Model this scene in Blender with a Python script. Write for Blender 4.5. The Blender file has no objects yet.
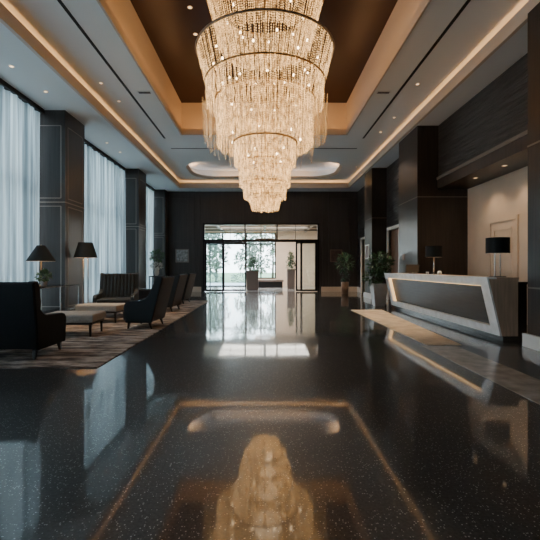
import bpy, bmesh, math, random
from mathutils import Vector, Matrix
PI = math.pi
R = math.radians
rnd = random.Random(7)
sc = bpy.context.scene
C = sc.collection

# ------------------------------------------------------------------ builders
class MB:
    def __init__(s): s.v = []; s.f = []
    def add(s, vs, fs):
        o = len(s.v); s.v += [tuple(v) for v in vs]; s.f += [tuple(i + o for i in f) for f in fs]; return s
    def box(s, x0, x1, y0, y1, z0, z1):
        return s.add([(x0,y0,z0),(x1,y0,z0),(x1,y1,z0),(x0,y1,z0),(x0,y0,z1),(x1,y0,z1),(x1,y1,z1),(x0,y1,z1)],
                     [(0,3,2,1),(4,5,6,7),(0,1,5,4),(1,2,6,5),(2,3,7,6),(3,0,4,7)])
    def quad(s, a, b, c, d): return s.add([a,b,c,d], [(0,1,2,3)])
    def frustum(s, b, t):
        """b, t = (x0,x1,y0,y1,z) bottom and top rectangles"""
        vs = [(b[0],b[2],b[4]),(b[1],b[2],b[4]),(b[1],b[3],b[4]),(b[0],b[3],b[4]),(t[0],t[2],t[4]),(t[1],t[2],t[4]),(t[1],t[3],t[4]),(t[0],t[3],t[4])]
        return s.add(vs, [(0,3,2,1),(4,5,6,7),(0,1,5,4),(1,2,6,5),(2,3,7,6),(3,0,4,7)])
    def prism_x(s, poly, x0, x1):
        n = len(poly)
        vs = [(x0,p[0],p[1]) for p in poly] + [(x1,p[0],p[1]) for p in poly]
        fs = [tuple(range(n))[::-1], tuple(range(n, 2*n))] + [(i,(i+1)%n,n+(i+1)%n,n+i) for i in range(n)]
        return s.add(vs, fs)
    def prism_y(s, poly, y0, y1):
        n = len(poly)
        vs = [(p[0],y0,p[1]) for p in poly] + [(p[0],y1,p[1]) for p in poly]
        fs = [tuple(range(n)), tuple(range(n, 2*n))[::-1]] + [(i,n+i,n+(i+1)%n,(i+1)%n) for i in range(n)]
        return s.add(vs, fs)
    def lathe(s, prof, c=(0,0), n=24, cap=True, sx=1, sy=1):
        vs = []; fs = []; m = len(prof)
        for k in range(n):
            a = 2*PI*k/n
            for r, z in prof: vs.append((c[0]+sx*r*math.cos(a), c[1]+sy*r*math.sin(a), z))
        for k in range(n):
            k2 = (k+1) % n
            for j in range(m-1): fs.append((k*m+j, k2*m+j, k2*m+j+1, k*m+j+1))
        if cap:
            if prof[0][0] > 1e-6: fs.append(tuple(k*m for k in range(n))[::-1])
            if prof[-1][0] > 1e-6: fs.append(tuple(k*m+m-1 for k in range(n)))
        return s.add(vs, fs)
    def tube(s, pts, r, n=8):
        pts = [Vector(p) for p in pts]; vs = []; fs = []; m = len(pts)
        rr = r if isinstance(r, (list, tuple)) else [r]*m
        for i, p in enumerate(pts):
            d = (pts[min(i+1,m-1)] - pts[max(i-1,0)]).normalized()
            u = d.cross(Vector((0,0,1)))
            if u.length < .05: u = d.cross(Vector((0,1,0)))
            u.normalize(); w = d.cross(u)
            for k in range(n):
                a = 2*PI*k/n; vs.append(tuple(p + (u*math.cos(a) + w*math.sin(a))*rr[i]))
        for i in range(m-1):
            for k in range(n): fs.append((i*n+k, i*n+(k+1)%n, (i+1)*n+(k+1)%n, (i+1)*n+k))
        fs += [tuple(range(n)), tuple(range((m-1)*n, m*n))[::-1]]
        return s.add(vs, fs)
    def torus(s, c, Rr, r, n=64, k=8):
        vs = []; fs = []
        for i in range(n):
            a = 2*PI*i/n
            for j in range(k):
                b = 2*PI*j/k; q = Rr + r*math.cos(b)
                vs.append((c[0]+q*math.cos(a), c[1]+q*math.sin(a), c[2]+r*math.sin(b)))
        for i in range(n):
            for j in range(k): fs.append((i*k+j, ((i+1)%n)*k+j, ((i+1)%n)*k+(j+1)%k, i*k+(j+1)%k))
        return s.add(vs, fs)
    def leaf(s, p, d, up, L, W):
        p = Vector(p); d = Vector(d).normalized(); side = d.cross(Vector(up))
        if side.length < .05: side = d.cross(Vector((1,0,.2)))
        side.normalize(); nrm = side.cross(d)
        tip = p + d*L - nrm*L*.12; mid = p + d*L*.5 + nrm*L*.07
        return s.add([p, mid+side*W*.5-nrm*W*.12, tip, mid-side*W*.5-nrm*W*.12, mid], [(0,1,4),(1,2,4),(4,2,3),(0,4,3)])
    def build(s, name, mat, parent=None, smooth=False, bevel=0, seg=2, kind=None, subsurf=0):
        me = bpy.data.meshes.new(name); me.from_pydata(s.v, [], s.f); me.update()
        bm = bmesh.new(); bm.from_mesh(me); bmesh.ops.recalc_face_normals(bm, faces=bm.faces); bm.to_mesh(me); bm.free()
        me.materials.append(mat)
        if smooth:
            for p in me.polygons: p.use_smooth = True
        o = bpy.data.objects.new(name, me); C.objects.link(o)
        if parent is not None: o.parent = parent
        if bevel:
            b = o.modifiers.new('bevel', 'BEVEL'); b.width = bevel; b.segments = seg; b.limit_method = 'ANGLE'; b.angle_limit = R(35)
        if subsurf:
            m = o.modifiers.new('sub', 'SUBSURF'); m.levels = subsurf; m.render_levels = subsurf
        if kind: o['kind'] = kind
        return o

def tag(o, label, cat, group=None):
    o['label'] = label; o['category'] = cat
    if group: o['group'] = group
    return o
def thing(name, label, cat, loc=(0,0,0), rz=0, group=None):
    o = bpy.data.objects.new(name, None); C.objects.link(o); o.location = loc; o.rotation_euler = (0,0,rz); o.empty_display_size = .1
    return tag(o, label, cat, group)
def struct_empty(name, loc=(0,0,0)):
    o = bpy.data.objects.new(name, None); C.objects.link(o); o.location = loc; o['kind'] = 'structure'; return o
def dup(root, loc, rz=None, label=None):
    r = root.copy(); C.objects.link(r); r.location = loc
    if rz is not None: r.rotation_euler = (0,0,rz)
    if label: r['label'] = label
    for ch in list(root.children):
        c = ch.copy(); C.objects.link(c); c.parent = r
        for g in list(ch.children):
            d = g.copy(); C.objects.link(d); d.parent = c
    return r

# ------------------------------------------------------------------ materials
def newmat(name):
    m = bpy.data.materials.new(name); m.use_nodes = True
    nt = m.node_tree; b = nt.nodes['Principled BSDF']; return m, nt, b
def N(nt, t, **kw):
    n = nt.nodes.new(t)
    for k, v in kw.items(): setattr(n, k, v)
    return n
def pbr(name, col, rough=.5, metal=0, spec=.5, noise=0, scale=8, bump=0, stretch=(1,1,1), emit=None, sheen=0, coat=0):
    m, nt, b = newmat(name)
    b.inputs['Base Color'].default_value = (*col, 1); b.inputs['Roughness'].default_value = rough
    b.inputs['Metallic'].default_value = metal; b.inputs['Specular IOR Level'].default_value = spec
    if sheen: b.inputs['Sheen Weight'].default_value = sheen
    if coat: b.inputs['Coat Weight'].default_value = coat; b.inputs['Coat Roughness'].default_value = .1
    if noise or bump:
        tc = N(nt, 'ShaderNodeTexCoord'); mp = N(nt, 'ShaderNodeMapping'); mp.inputs['Scale'].default_value = stretch
        nz = N(nt, 'ShaderNodeTexNoise'); nz.inputs['Scale'].default_value = scale; nz.inputs['Detail'].default_value = 5
        nt.links.new(tc.outputs['Object'], mp.inputs[0]); nt.links.new(mp.outputs[0], nz.inputs['Vector'])
        if noise:
            rp = N(nt, 'ShaderNodeValToRGB'); rp.color_ramp.elements[0].position = .3; rp.color_ramp.elements[1].position = .7
            rp.color_ramp.elements[0].color = (*[c*(1-noise) for c in col], 1); rp.color_ramp.elements[1].color = (*[min(1,c*(1+noise)) for c in col], 1)
            nt.links.new(nz.outputs[0], rp.inputs[0]); nt.links.new(rp.outputs[0], b.inputs['Base Color'])
        if bump:
            bp = N(nt, 'ShaderNodeBump'); bp.inputs['Strength'].default_value = bump; bp.inputs['Distance'].default_value = .02 if bump < .9 else .09
            nt.links.new(nz.outputs[0], bp.inputs['Height']); nt.links.new(bp.outputs[0], b.inputs['Normal'])
    if emit:
        b.inputs['Emission Color'].default_value = (*emit[0], 1); b.inputs['Emission Strength'].default_value = emit[1]
    return m

WARM = (1.0, .60, .29)
M = {}
M['ceil'] = pbr('white_plaster', (.78,.79,.78), .75)
M['soffit'] = pbr('grey_plaster', (.72,.74,.74), .75)
M['cream'] = pbr('cream_plaster', (.62,.49,.37), .7, noise=.06, scale=2)
M['tan'] = pbr('tan_plaster', (.70,.56,.43), .7, noise=.05, scale=2)
M['lipcol'] = pbr('warm_plaster', (.60,.50,.41), .7)
M['darkceil'] = pbr('brown_lacquer', (.020,.008,.007), .4, spec=.2, noise=.2, scale=1.2)
M['wood'] = pbr('dark_stained_wood', (.030,.022,.018), .32, noise=.35, scale=9, stretch=(3,3,.12), bump=.05)
M['wood_left'] = pbr('dark_stained_wood_cool', (.028,.025,.024), .34, noise=.25, scale=9, stretch=(3,3,.12), bump=.05)
M['seam'] = pbr('bronze_seam', (.22,.19,.165), .35, metal=.4)
M['backwall'] = pbr('dark_panelling', (.040,.033,.031), .5, noise=.25, scale=5, stretch=(3,3,.15))
M['texwall'] = pbr('ribbed_dark_cladding', (.034,.031,.030), .45, noise=.6, scale=6, stretch=(.22,.22,2.6), bump=1.0)
M['doorwood'] = pbr('brown_door_veneer', (.20,.10,.055), .4, noise=.3, scale=7, stretch=(4,4,.2))
M['whitetrim'] = pbr('off_white_trim', (.78,.75,.70), .5)
M['black'] = pbr('black_slot', (.008,.008,.009), .6)
M['metal_dark'] = pbr('dark_bronze_frame', (.022,.022,.024), .35, metal=.6)
M['chrome'] = pbr('brushed_nickel', (.62,.58,.54), .22, metal=1)
M['brass'] = pbr('aged_brass', (.35,.25,.13), .3, metal=1)
M['fabric'] = pbr('dark_upholstery', (.007,.008,.010), .7, spec=.25, noise=.25, scale=60, bump=.08, sheen=.03)
M['fabric_teal'] = pbr('charcoal_teal_upholstery', (.010,.016,.020), .6, spec=.4, noise=.25, scale=60, bump=.08, sheen=.05)
M['backpanel'] = pbr('warm_lit_back_panel', (.045,.024,.015), .55, spec=.25, noise=.2, scale=20, bump=.05)  # warm aisle light on the chair backs painted as a brown base colour
M['leg'] = pbr('black_wood_leg', (.012,.010,.009), .35)
M['ottoman'] = pbr('taupe_upholstery', (.40,.35,.30), .85, noise=.15, scale=40, bump=.1)
M['bronze'] = pbr('dark_gold_ring', (.30,.20,.10), .4, metal=.7)
M['shade'] = pbr('black_lampshade', (.005,.008,.010), .75, spec=.3)
M['shade_in'] = pbr('warm_shade_lining', (.75,.62,.45), .7)
M['bulb'] = pbr('lamp_bulb', (1,.9,.75), .4, emit=((1,.70,.40), 7))
M['dl'] = pbr('downlight_lens', (1,.9,.75), .4, emit=((1,.64,.34), 1.3))
M['led'] = pbr('warm_led_strip', (1,.85,.6), .4, emit=((1,.60,.26), .7))
M['stone'] = pbr('pale_stone', (.92,.92,.90), .4, noise=.12, scale=6, bump=.03)
M['slate'] = pbr('dark_slate_panel', (.030,.035,.038), .42, noise=.3, scale=6, stretch=(.4,.4,5), bump=.12)
M['brownpanel'] = pbr('taupe_wood_veneer', (.58,.41,.29), .45, noise=.18, scale=6, stretch=(4,4,.3))
M['plinth'] = pbr('black_plinth', (.012,.013,.014), .3)
M['pot_white'] = pbr('grey_glazed_planter', (.30,.29,.28), .35, noise=.1, scale=5)
M['pot_wood'] = pbr('tan_wood_planter', (.26,.15,.085), .5, noise=.25, scale=8, stretch=(4,4,.3))
M['pot_brown'] = pbr('taupe_planter', (.15,.115,.10), .55)
M['soil'] = pbr('potting_soil', (.02,.014,.01), .95, noise=.4, scale=40)
M['leafd'] = pbr('dark_leaf', (.035,.090,.036), .4, noise=.5, scale=9)
M['leafl'] = pbr('fresh_leaf', (.06,.15,.05), .4, noise=.4, scale=9)
M['leafb'] = pbr('blue_green_leaf', (.035,.075,.055), .4, noise=.5, scale=9)
M['leafo'] = pbr('outdoor_leaf', (.21,.27,.21), .7, noise=.35, scale=1.5)  # distance haze and bright wash put into a pale leaf colour
M['bark'] = pbr('bark', (.10,.08,.06), .9, noise=.4, scale=15)
M['stemg'] = pbr('green_stem', (.05,.06,.03), .6)
M['white'] = pbr('white_ceramic', (.7,.7,.68), .25)
M['petal'] = pbr('white_petal', (.75,.76,.74), .6)
M['screen'] = pbr('monitor_plastic', (.015,.014,.015), .3)
M['art'] = pbr('silver_relief', (.30,.30,.29), .4, metal=.3, noise=.55, scale=9, bump=.5)
M['art2'] = pbr('brown_print', (.11,.06,.05), .5, noise=.35, scale=8)
M['artframe'] = pbr('bronze_picture_frame', (.20,.13,.10), .4, metal=.3)
M['paving'] = pbr('pale_paving', (.52,.53,.52), .6, noise=.08, scale=3)
M['lawn'] = pbr('lawn', (.20,.30,.14), .9, noise=.3, scale=4)
M['vest_floor'] = pbr('pale_polished_stone', (.42,.43,.43), .12, noise=.1, scale=4)

def thin_glass(name, tint=(.95,.98,.98), refl=1.0):
    m, nt, b = newmat(name); nt.nodes.remove(b); out = nt.nodes['Material Output']
    t = N(nt, 'ShaderNodeBsdfTransparent'); t.inputs[0].default_value = (*tint, 1)
    g = N(nt, 'ShaderNodeBsdfGlossy'); g.inputs['Roughness'].default_value = .02
    fr = N(nt, 'ShaderNodeFresnel'); fr.inputs[0].default_value = 1.45
    mx = N(nt, 'ShaderNodeMixShader')
    nt.links.new(fr.outputs[0], mx.inputs[0]); nt.links.new(t.outputs[0], mx.inputs[1]); nt.links.new(g.outputs[0], mx.inputs[2]); nt.links.new(mx.outputs[0], out.inputs[0])
    return m
M['glass'] = thin_glass('clear_glass')
M['glass_table'] = thin_glass('table_glass', (.80,.86,.85))

def sheer():
    m, nt, b = newmat('sheer_fabric'); nt.nodes.remove(b); out = nt.nodes['Material Output']; L = nt.links.new
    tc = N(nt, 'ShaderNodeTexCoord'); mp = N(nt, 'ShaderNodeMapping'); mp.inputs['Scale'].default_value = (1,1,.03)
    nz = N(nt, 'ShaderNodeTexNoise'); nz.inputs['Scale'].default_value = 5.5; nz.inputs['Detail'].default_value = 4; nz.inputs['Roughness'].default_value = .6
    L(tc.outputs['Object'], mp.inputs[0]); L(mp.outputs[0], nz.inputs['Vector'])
    cr = N(nt, 'ShaderNodeValToRGB'); e0, e1 = cr.color_ramp.elements; e0.position = .36; e0.color = (.15,.19,.205,1); e1.position = .66; e1.color = (.52,.60,.61,1); L(nz.outputs[0], cr.inputs[0])  # fold shading put into the fabric colour as vertical noise bands
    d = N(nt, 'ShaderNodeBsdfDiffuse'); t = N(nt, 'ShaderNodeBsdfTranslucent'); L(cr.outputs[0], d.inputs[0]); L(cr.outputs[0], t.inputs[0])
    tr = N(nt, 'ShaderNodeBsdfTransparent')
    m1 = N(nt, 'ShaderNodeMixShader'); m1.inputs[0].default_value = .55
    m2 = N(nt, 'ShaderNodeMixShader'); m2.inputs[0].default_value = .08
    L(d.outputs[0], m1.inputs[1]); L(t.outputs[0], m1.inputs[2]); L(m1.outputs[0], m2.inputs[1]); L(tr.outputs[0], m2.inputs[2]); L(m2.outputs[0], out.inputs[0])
    return m
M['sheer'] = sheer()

def crystal(name, transp, emit):
    m, nt, b = newmat(name); nt.nodes.remove(b); out = nt.nodes['Material Output']; L = nt.links.new
    tc = N(nt, 'ShaderNodeTexCoord'); mp = N(nt, 'ShaderNodeMapping'); mp.inputs['Scale'].default_value = (1,1,.30)
    nz = N(nt, 'ShaderNodeTexNoise'); nz.inputs['Scale'].default_value = 26; nz.inputs['Detail'].default_value = 3; nz.inputs['Roughness'].default_value = .7
    L(tc.outputs['Object'], mp.inputs[0]); L(mp.outputs[0], nz.inputs['Vector'])
    cr = N(nt, 'ShaderNodeValToRGB'); e0, e1 = cr.color_ramp.elements
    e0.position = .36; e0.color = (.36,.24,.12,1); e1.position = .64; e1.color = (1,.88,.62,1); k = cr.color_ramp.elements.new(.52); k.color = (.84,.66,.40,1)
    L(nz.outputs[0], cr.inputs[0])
    st = N(nt, 'ShaderNodeMapRange'); st.inputs[1].default_value = .40; st.inputs[2].default_value = .68; st.inputs[3].default_value = emit*.15; st.inputs[4].default_value = emit*2.2; L(nz.outputs[0], st.inputs[0])  # bulb-lit streaks and sparkle put into bead colour and emission by noise
    t = N(nt, 'ShaderNodeBsdfTranslucent'); d = N(nt, 'ShaderNodeBsdfDiffuse'); L(cr.outputs[0], t.inputs[0]); L(cr.outputs[0], d.inputs[0])
    g = N(nt, 'ShaderNodeBsdfGlossy'); g.inputs['Roughness'].default_value = .12; g.inputs[0].default_value = (1,.90,.74,1)
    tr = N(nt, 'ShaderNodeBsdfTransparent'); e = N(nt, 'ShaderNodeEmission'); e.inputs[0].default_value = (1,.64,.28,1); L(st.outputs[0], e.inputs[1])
    a = N(nt, 'ShaderNodeMixShader'); a.inputs[0].default_value = .35
    c = N(nt, 'ShaderNodeMixShader'); c.inputs[0].default_value = .3
    x = N(nt, 'ShaderNodeMixShader'); x.inputs[0].default_value = transp
    ad = N(nt, 'ShaderNodeAddShader')
    L(t.outputs[0], a.inputs[1]); L(d.outputs[0], a.inputs[2]); L(a.outputs[0], c.inputs[1]); L(g.outputs[0], c.inputs[2])
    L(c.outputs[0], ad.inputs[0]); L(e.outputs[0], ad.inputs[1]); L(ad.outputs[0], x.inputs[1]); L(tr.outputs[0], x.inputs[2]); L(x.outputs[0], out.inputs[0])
    return m
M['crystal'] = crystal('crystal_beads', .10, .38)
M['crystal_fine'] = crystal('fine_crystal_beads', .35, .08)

def floor_mat():
    m, nt, b = newmat('polished_dark_terrazzo'); L = nt.links.new
    tc = N(nt, 'ShaderNodeTexCoord')
    v = N(nt, 'ShaderNodeTexVoronoi'); v.inputs['Scale'].default_value = 85; v.inputs['Randomness'].default_value = 1
    L(tc.outputs['Object'], v.inputs['Vector'])
    sep = N(nt, 'ShaderNodeSeparateColor'); L(v.outputs['Color'], sep.inputs[0])
    big = N(nt, 'ShaderNodeMath', operation='GREATER_THAN'); big.inputs[1].default_value = .45; L(sep.outputs[0], big.inputs[0])
    rad = N(nt, 'ShaderNodeMath', operation='MULTIPLY'); rad.inputs[1].default_value = .38; L(sep.outputs[1], rad.inputs[0])
    ins = N(nt, 'ShaderNodeMath', operation='LESS_THAN'); L(v.outputs['Distance'], ins.inputs[0]); L(rad.outputs[0], ins.inputs[1])
    chip = N(nt, 'ShaderNodeMath', operation='MULTIPLY'); L(big.outputs[0], chip.inputs[0]); L(ins.outputs[0], chip.inputs[1])
    nz = N(nt, 'ShaderNodeTexNoise'); nz.inputs['Scale'].default_value = 60; nz.inputs['Detail'].default_value = 4; L(tc.outputs['Object'], nz.inputs['Vector'])
    rp = N(nt, 'ShaderNodeValToRGB'); rp.color_ramp.elements[0].position = .35; rp.color_ramp.elements[1].position = .75
    rp.color_ramp.elements[0].color = (.016,.0165,.017,1); rp.color_ramp.elements[1].color = (.060,.061,.061,1); L(nz.outputs[0], rp.inputs[0])
    mx = N(nt, 'ShaderNodeMix', data_type='RGBA'); mx.inputs[7].default_value = (.42,.42,.41,1)
    L(chip.outputs[0], mx.inputs[0]); L(rp.outputs[0], mx.inputs[6]); L(mx.outputs[2], b.inputs['Base Color'])
    b.inputs['Roughness'].default_value = .34; b.inputs['IOR'].default_value = 1.36; b.inputs['Coat Weight'].default_value = 1; b.inputs['Coat Roughness'].default_value = .05; b.inputs['Coat IOR'].default_value = 1.6
    n2 = N(nt, 'ShaderNodeTexNoise'); n2.inputs['Scale'].default_value = 1.3; n2.inputs['Detail'].default_value = 2; L(tc.outputs['Object'], n2.inputs['Vector'])
    bp = N(nt, 'ShaderNodeBump'); bp.inputs['Strength'].default_value = .02; bp.inputs['Distance'].default_value = .05; L(n2.outputs[0], bp.inputs['Height']); L(bp.outputs[0], b.inputs['Coat Normal'])
    return m
M['floor'] = floor_mat()

def carpet_mat(name, c0, c1, c2, st):
    m, nt, b = newmat(name); L = nt.links.new
    tc = N(nt, 'ShaderNodeTexCoord'); mp = N(nt, 'ShaderNodeMapping'); mp.inputs['Scale'].default_value = st
    nz = N(nt, 'ShaderNodeTexNoise'); nz.inputs['Scale'].default_value = 1.6; nz.inputs['Detail'].default_value = 7; nz.inputs['Roughness'].default_value = .65
    L(tc.outputs['Object'], mp.inputs[0]); L(mp.outputs[0], nz.inputs['Vector'])
    rp = N(nt, 'ShaderNodeValToRGB'); e = rp.color_ramp.elements; e[0].position = .40; e[0].color = (*c0,1); e[1].position = .60; e[1].color = (*c2,1)
    k = e.new(.5); k.color = (*c1,1)
    L(nz.outputs[0], rp.inputs[0]); L(rp.outputs[0], b.inputs['Base Color']); b.inputs['Roughness'].default_value = .95; b.inputs['Specular IOR Level'].default_value = .1
    n2 = N(nt, 'ShaderNodeTexNoise'); n2.inputs['Scale'].default_value = 220; L(tc.outputs['Object'], n2.inputs['Vector'])
    bp = N(nt, 'ShaderNodeBump'); bp.inputs['Strength'].default_value = .4; bp.inputs['Distance'].default_value = .01; L(n2.outputs[0], bp.inputs['Height']); L(bp.outputs[0], b.inputs['Normal'])
    return m
M['carpet'] = carpet_mat('mottled_brown_carpet', (.10,.08,.072), (.28,.22,.185), (.56,.46,.39), (1.3,5.0,1))
M['runner'] = carpet_mat('beige_runner_pile', (.56,.45,.33), (.64,.52,.39), (.72,.60,.46), (2,2,1))
M['inlay'] = pbr('grey_stone_inlay', (.40,.35,.30), .2, noise=.25, scale=6)

# ------------------------------------------------------------------ dimensions
YB, YR = 20.3, -3.0            # entrance wall, wall behind
SOF, LIPT, MAIN, DARK = 5.08, 5.32, 5.45, 6.90
XLIP, YLIP = 4.10, 19.4

# ------------------------------------------------------------------ shell
MB().box(-6.1, 5.9, YR-.2, YB, -.2, 0).build('floor', M['floor'], kind='structure')
MB().box(2.42, 2.95, 2.4, 6.15, 0, .004).build('trim_1', M['inlay'], kind='structure')

ce = struct_empty('ceiling')
# main ceiling plane with coffer and octagonal openings
CX, CY0, CY1 = 2.61, 4.0, 12.7
OX, OY0, OY1 = 3.3, 16.0, 19.05
def octagon(ix=0, n=6):
    x, y0, y1 = OX+ix, OY0-ix, OY1+ix; c = 1.0; pts = []
    for cx, cy, a0 in ((x-c, y0+c, -90), (x-c, y1-c, 0), (-x+c, y1-c, 90), (-x+c, y0+c, 180)):
        for k in range(n+1):
            a = R(a0 + 90*k/n); pts.append((cx + c*math.cos(a), cy + c*math.sin(a)))
    return pts
m = MB(); W = 4.55
m.quad((-W,YR,MAIN),(W,YR,MAIN),(W,CY0,MAIN),(-W,CY0,MAIN))
m.quad((-W,CY0,MAIN),(-CX,CY0,MAIN),(-CX,CY1,MAIN),(-W,CY1,MAIN)); m.quad((CX,CY0,MAIN),(W,CY0,MAIN),(W,CY1,MAIN),(CX,CY1,MAIN))
m.quad((-W,CY1,MAIN),(W,CY1,MAIN),(W,15.6,MAIN),(-W,15.6,MAIN))
oc = octagon(); n6 = 7
corners = [(W,15.6),(W,19.85),(-W,19.85),(-W,15.6)]
for q in range(4):
    seg = oc[q*n6:(q+1)*n6]
    for i in range(len(seg)-1): m.add([(*corners[q],MAIN),(*seg[i],MAIN),(*seg[i+1],MAIN)], [(0,1,2)])
    a = seg[-1]; b = oc[((q+1)*n6) % len(oc)]
    m.quad((*corners[q],MAIN),(*a,MAIN),(*b,MAIN),(*corners[(q+1)%4],MAIN))
m.build('main_panel', M['ceil'], ce)
# perimeter soffit + closures
m = MB()
m.box(-6.1, -XLIP, YR, YB, SOF, SOF+.04); m.box(XLIP, 5.9, YR, YB, SOF, SOF+.04)
m.box(-XLIP, XLIP, YLIP, YB, SOF, SOF+.04)
m.box(-W-.05, -W, YR, 19.9, SOF+.02, MAIN+.05); m.box(W, W+.05, YR, 19.9, SOF+.02, MAIN+.05); m.box(-W, W, 19.85, 19.9, SOF+.02, MAIN+.05)
m.build('perimeter_soffit', M['soffit'], ce)
m = MB()
m.box(-XLIP-.05, -XLIP+.02, YR, YLIP, SOF-.005, LIPT); m.box(XLIP-.02, XLIP+.05, YR, YLIP, SOF-.005, LIPT); m.box(-XLIP-.05, XLIP+.05, YLIP-.02, YLIP+.05, SOF-.005, LIPT)
m.build('cove_fascia', M['lipcol'], ce)
# coffer
m = MB(); LT = MAIN+.16; bx = 2.85; by1 = 13.8; by0 = 3.5
for x0, x1 in ((-CX-.04, -CX), (CX, CX+.04)): m.box(x0, x1, CY0, CY1, MAIN-.02, LT)
m.box(-CX-.04, CX+.04, CY1, CY1+.04, MAIN-.02, LT); m.box(-CX-.04, CX+.04, CY0-.04, CY0, MAIN-.02, LT)
m.quad((-bx,by0,MAIN),(-bx,by1,MAIN),(-bx,by1,DARK),(-bx,by0,DARK)); m.quad((bx,by0,MAIN),(bx,by1,MAIN),(bx,by1,DARK),(bx,by0,DARK))
m.quad((-bx,by1,MAIN),(bx,by1,MAIN),(bx,by1,DARK),(-bx,by1,DARK)); m.quad((-bx,by0,MAIN),(bx,by0,MAIN),(bx,by0,DARK),(-bx,by0,DARK))
m.build('coffer_surround', M['lipcol'], ce)
MB().box(-bx-.05, bx+.05, by0-.05, by1+.05, DARK, DARK+.05).build('coffer_panel', M['darkceil'], ce)
# octagonal recess: sloping rim, then a raised panel behind it
m = MB(); ocb = octagon(-.10); oc2 = octagon(.16); no = len(oc); ZB, TOPO = MAIN+.10, MAIN+.42
for i in range(no):
    j = (i+1) % no
    m.quad((*oc[i],MAIN),(*oc[j],MAIN),(*ocb[j],ZB),(*ocb[i],ZB))
m.build('recess_rim', M['lipcol'], ce)
m = MB()
for i in range(no):
    j = (i+1) % no
    m.quad((*oc2[i],MAIN+.05),(*oc2[j],MAIN+.05),(*oc2[j],TOPO),(*oc2[i],TOPO))
m.add([(*p,TOPO) for p in oc2], [tuple(range(no))])
m.build('octagonal_recess', M['ceil'], ce)

# walls
m = MB(); X0, X1, DH = -3.10, 2.80, 3.47
m.box(-6.1, X0, YB, YB+.25, 0, SOF); m.box(X1, 5.9, YB, YB+.25, 0, SOF); m.box(X0, X1, YB, YB+.25, DH, SOF)
for x in (-4.75, -3.55, -3.25, 3.0, 3.3, 4.35): m.box(x-.03, x+.03, YB-.03, YB, .25, SOF)
for x0, x1 in ((-4.75,-3.55), (3.3,4.35)):
    for z in (2.55, 4.75): m.box(x0, x1, YB-.025, YB, z-.025, z+.025)
m.box(X0-.23, X1+.25, YB-.02, YB, DH+.06, DH+.10)
wall_back = m.build('wall_back', M['backwall'], kind='structure')
MB().box(-6.1, 5.9, YR-.2, YR, 0, SOF+.5).build('wall_rear', M['backwall'], kind='structure')
m = MB(); m.box(-4.86, X0-.08, YB-.05, YB, 0, .25); m.box(X1+.1, 4.72, YB-.05, YB, 0, .25)
m.build('baseboard_back', M['cream'], kind='structure')

# left window wall
bays = [(-2.6, 9.8), (10.9, 15.6), (16.6, 19.8)]  # first bay extended unseen behind the camera to bring in more light
m = MB(); m.box(-5.95, -5.7, YR, -2.6, 0, SOF)
for a, b in bays: m.box(-5.95, -5.7, a, b, 0, .12)
for a, b in ((9.8,10.9), (15.6,16.6), (19.8,20.3)): m.box(-5.95, -5.7, a, b, 0, SOF)
m.build('wall_left', M['wood_left'], kind='structure')
for i, (a, b) in enumerate(bays):
    w = struct_empty('window_%d' % (i+1)); m = MB(); nb = max(2, round((b-a)/1.6))
    for k in range(nb+1):
        y = a + (b-a)*k/nb; m.box(-5.87, -5.79, max(a,y-.05), min(b,y+.05), .12, SOF)
    for z in (.15, 1.1, 3.2, SOF-.05): m.box(-5.87, -5.79, a, b, z-.04, z+.04)
    m.build('window_frame', M['metal_dark'], w)
    MB().box(-5.835, -5.829, a, b, .12, SOF).build('window_glass', M['glass'], w)
    MB().box(-5.52, -5.38, a, b, SOF-.1, SOF).build('trim_%d' % (i+2), M['black'], kind='structure')

def column(x0, x1, y0, y1, mat, side, seams, base=None, top=SOF, framed=False):
    root = struct_empty('column')
    MB().box(x0, x1, y0, y1, 0, top).build('column_shaft', mat, root)
    m = MB(); xf = x1 if side > 0 else x0; e = .008*side; t = .012
    xa, xb = min(xf, xf+e), max(xf, xf+e)
    for z in seams:
        m.box(xa, xb, y0, y1, z-t, z+t); m.box(min(x0, xa), max(x1, xb), y0-.008, y0, z-t, z+t)
    if framed:
        zz = [.25, seams[0]-.10, seams[0]+.10, top-.38]
        for z0, z1 in ((zz[0],zz[1]), (zz[2],zz[3])):
            for y in (y0+.14, y1-.14): m.box(xa, xb, y-.01, y+.01, z0, z1)
            for z in (z0, z1): m.box(xa, xb, y0+.14, y1-.14, z-.01, z+.01)
            xi0, xi1 = x0+.12, x1-.10
            for x in (xi0, xi1): m.box(x-.01, x+.01, y0-.008, y0, z0, z1)
            for z in (z0, z1): m.box(xi0, xi1, y0-.008, y0, z-.01, z+.01)
    m.build('column_moulding', M['seam'], root)
    if base: MB().box(x0-.05 if side < 0 else x0, x1+.05 if side > 0 else x1, y0-.05, y1+.05, 0, base).build('column_base', M['whitetrim'], root)
    return root
for y0, y1 in ((9.83,10.9), (15.6,16.6), (19.78,20.29)):
    column(-5.7, -4.89, y0, y1, M['wood_left'], 1, [2.82], framed=True)
column(4.18, 5.6, 10.9, 12.4, M['wood'], -1, [3.14])
column(4.18, 4.75, 15.5, 16.6, M['wood'], -1, [3.14], base=.2)
column(4.02, 5.6, 4.7, 6.1, M['wood'], -1, [.90, 3.05], base=.2)

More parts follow.
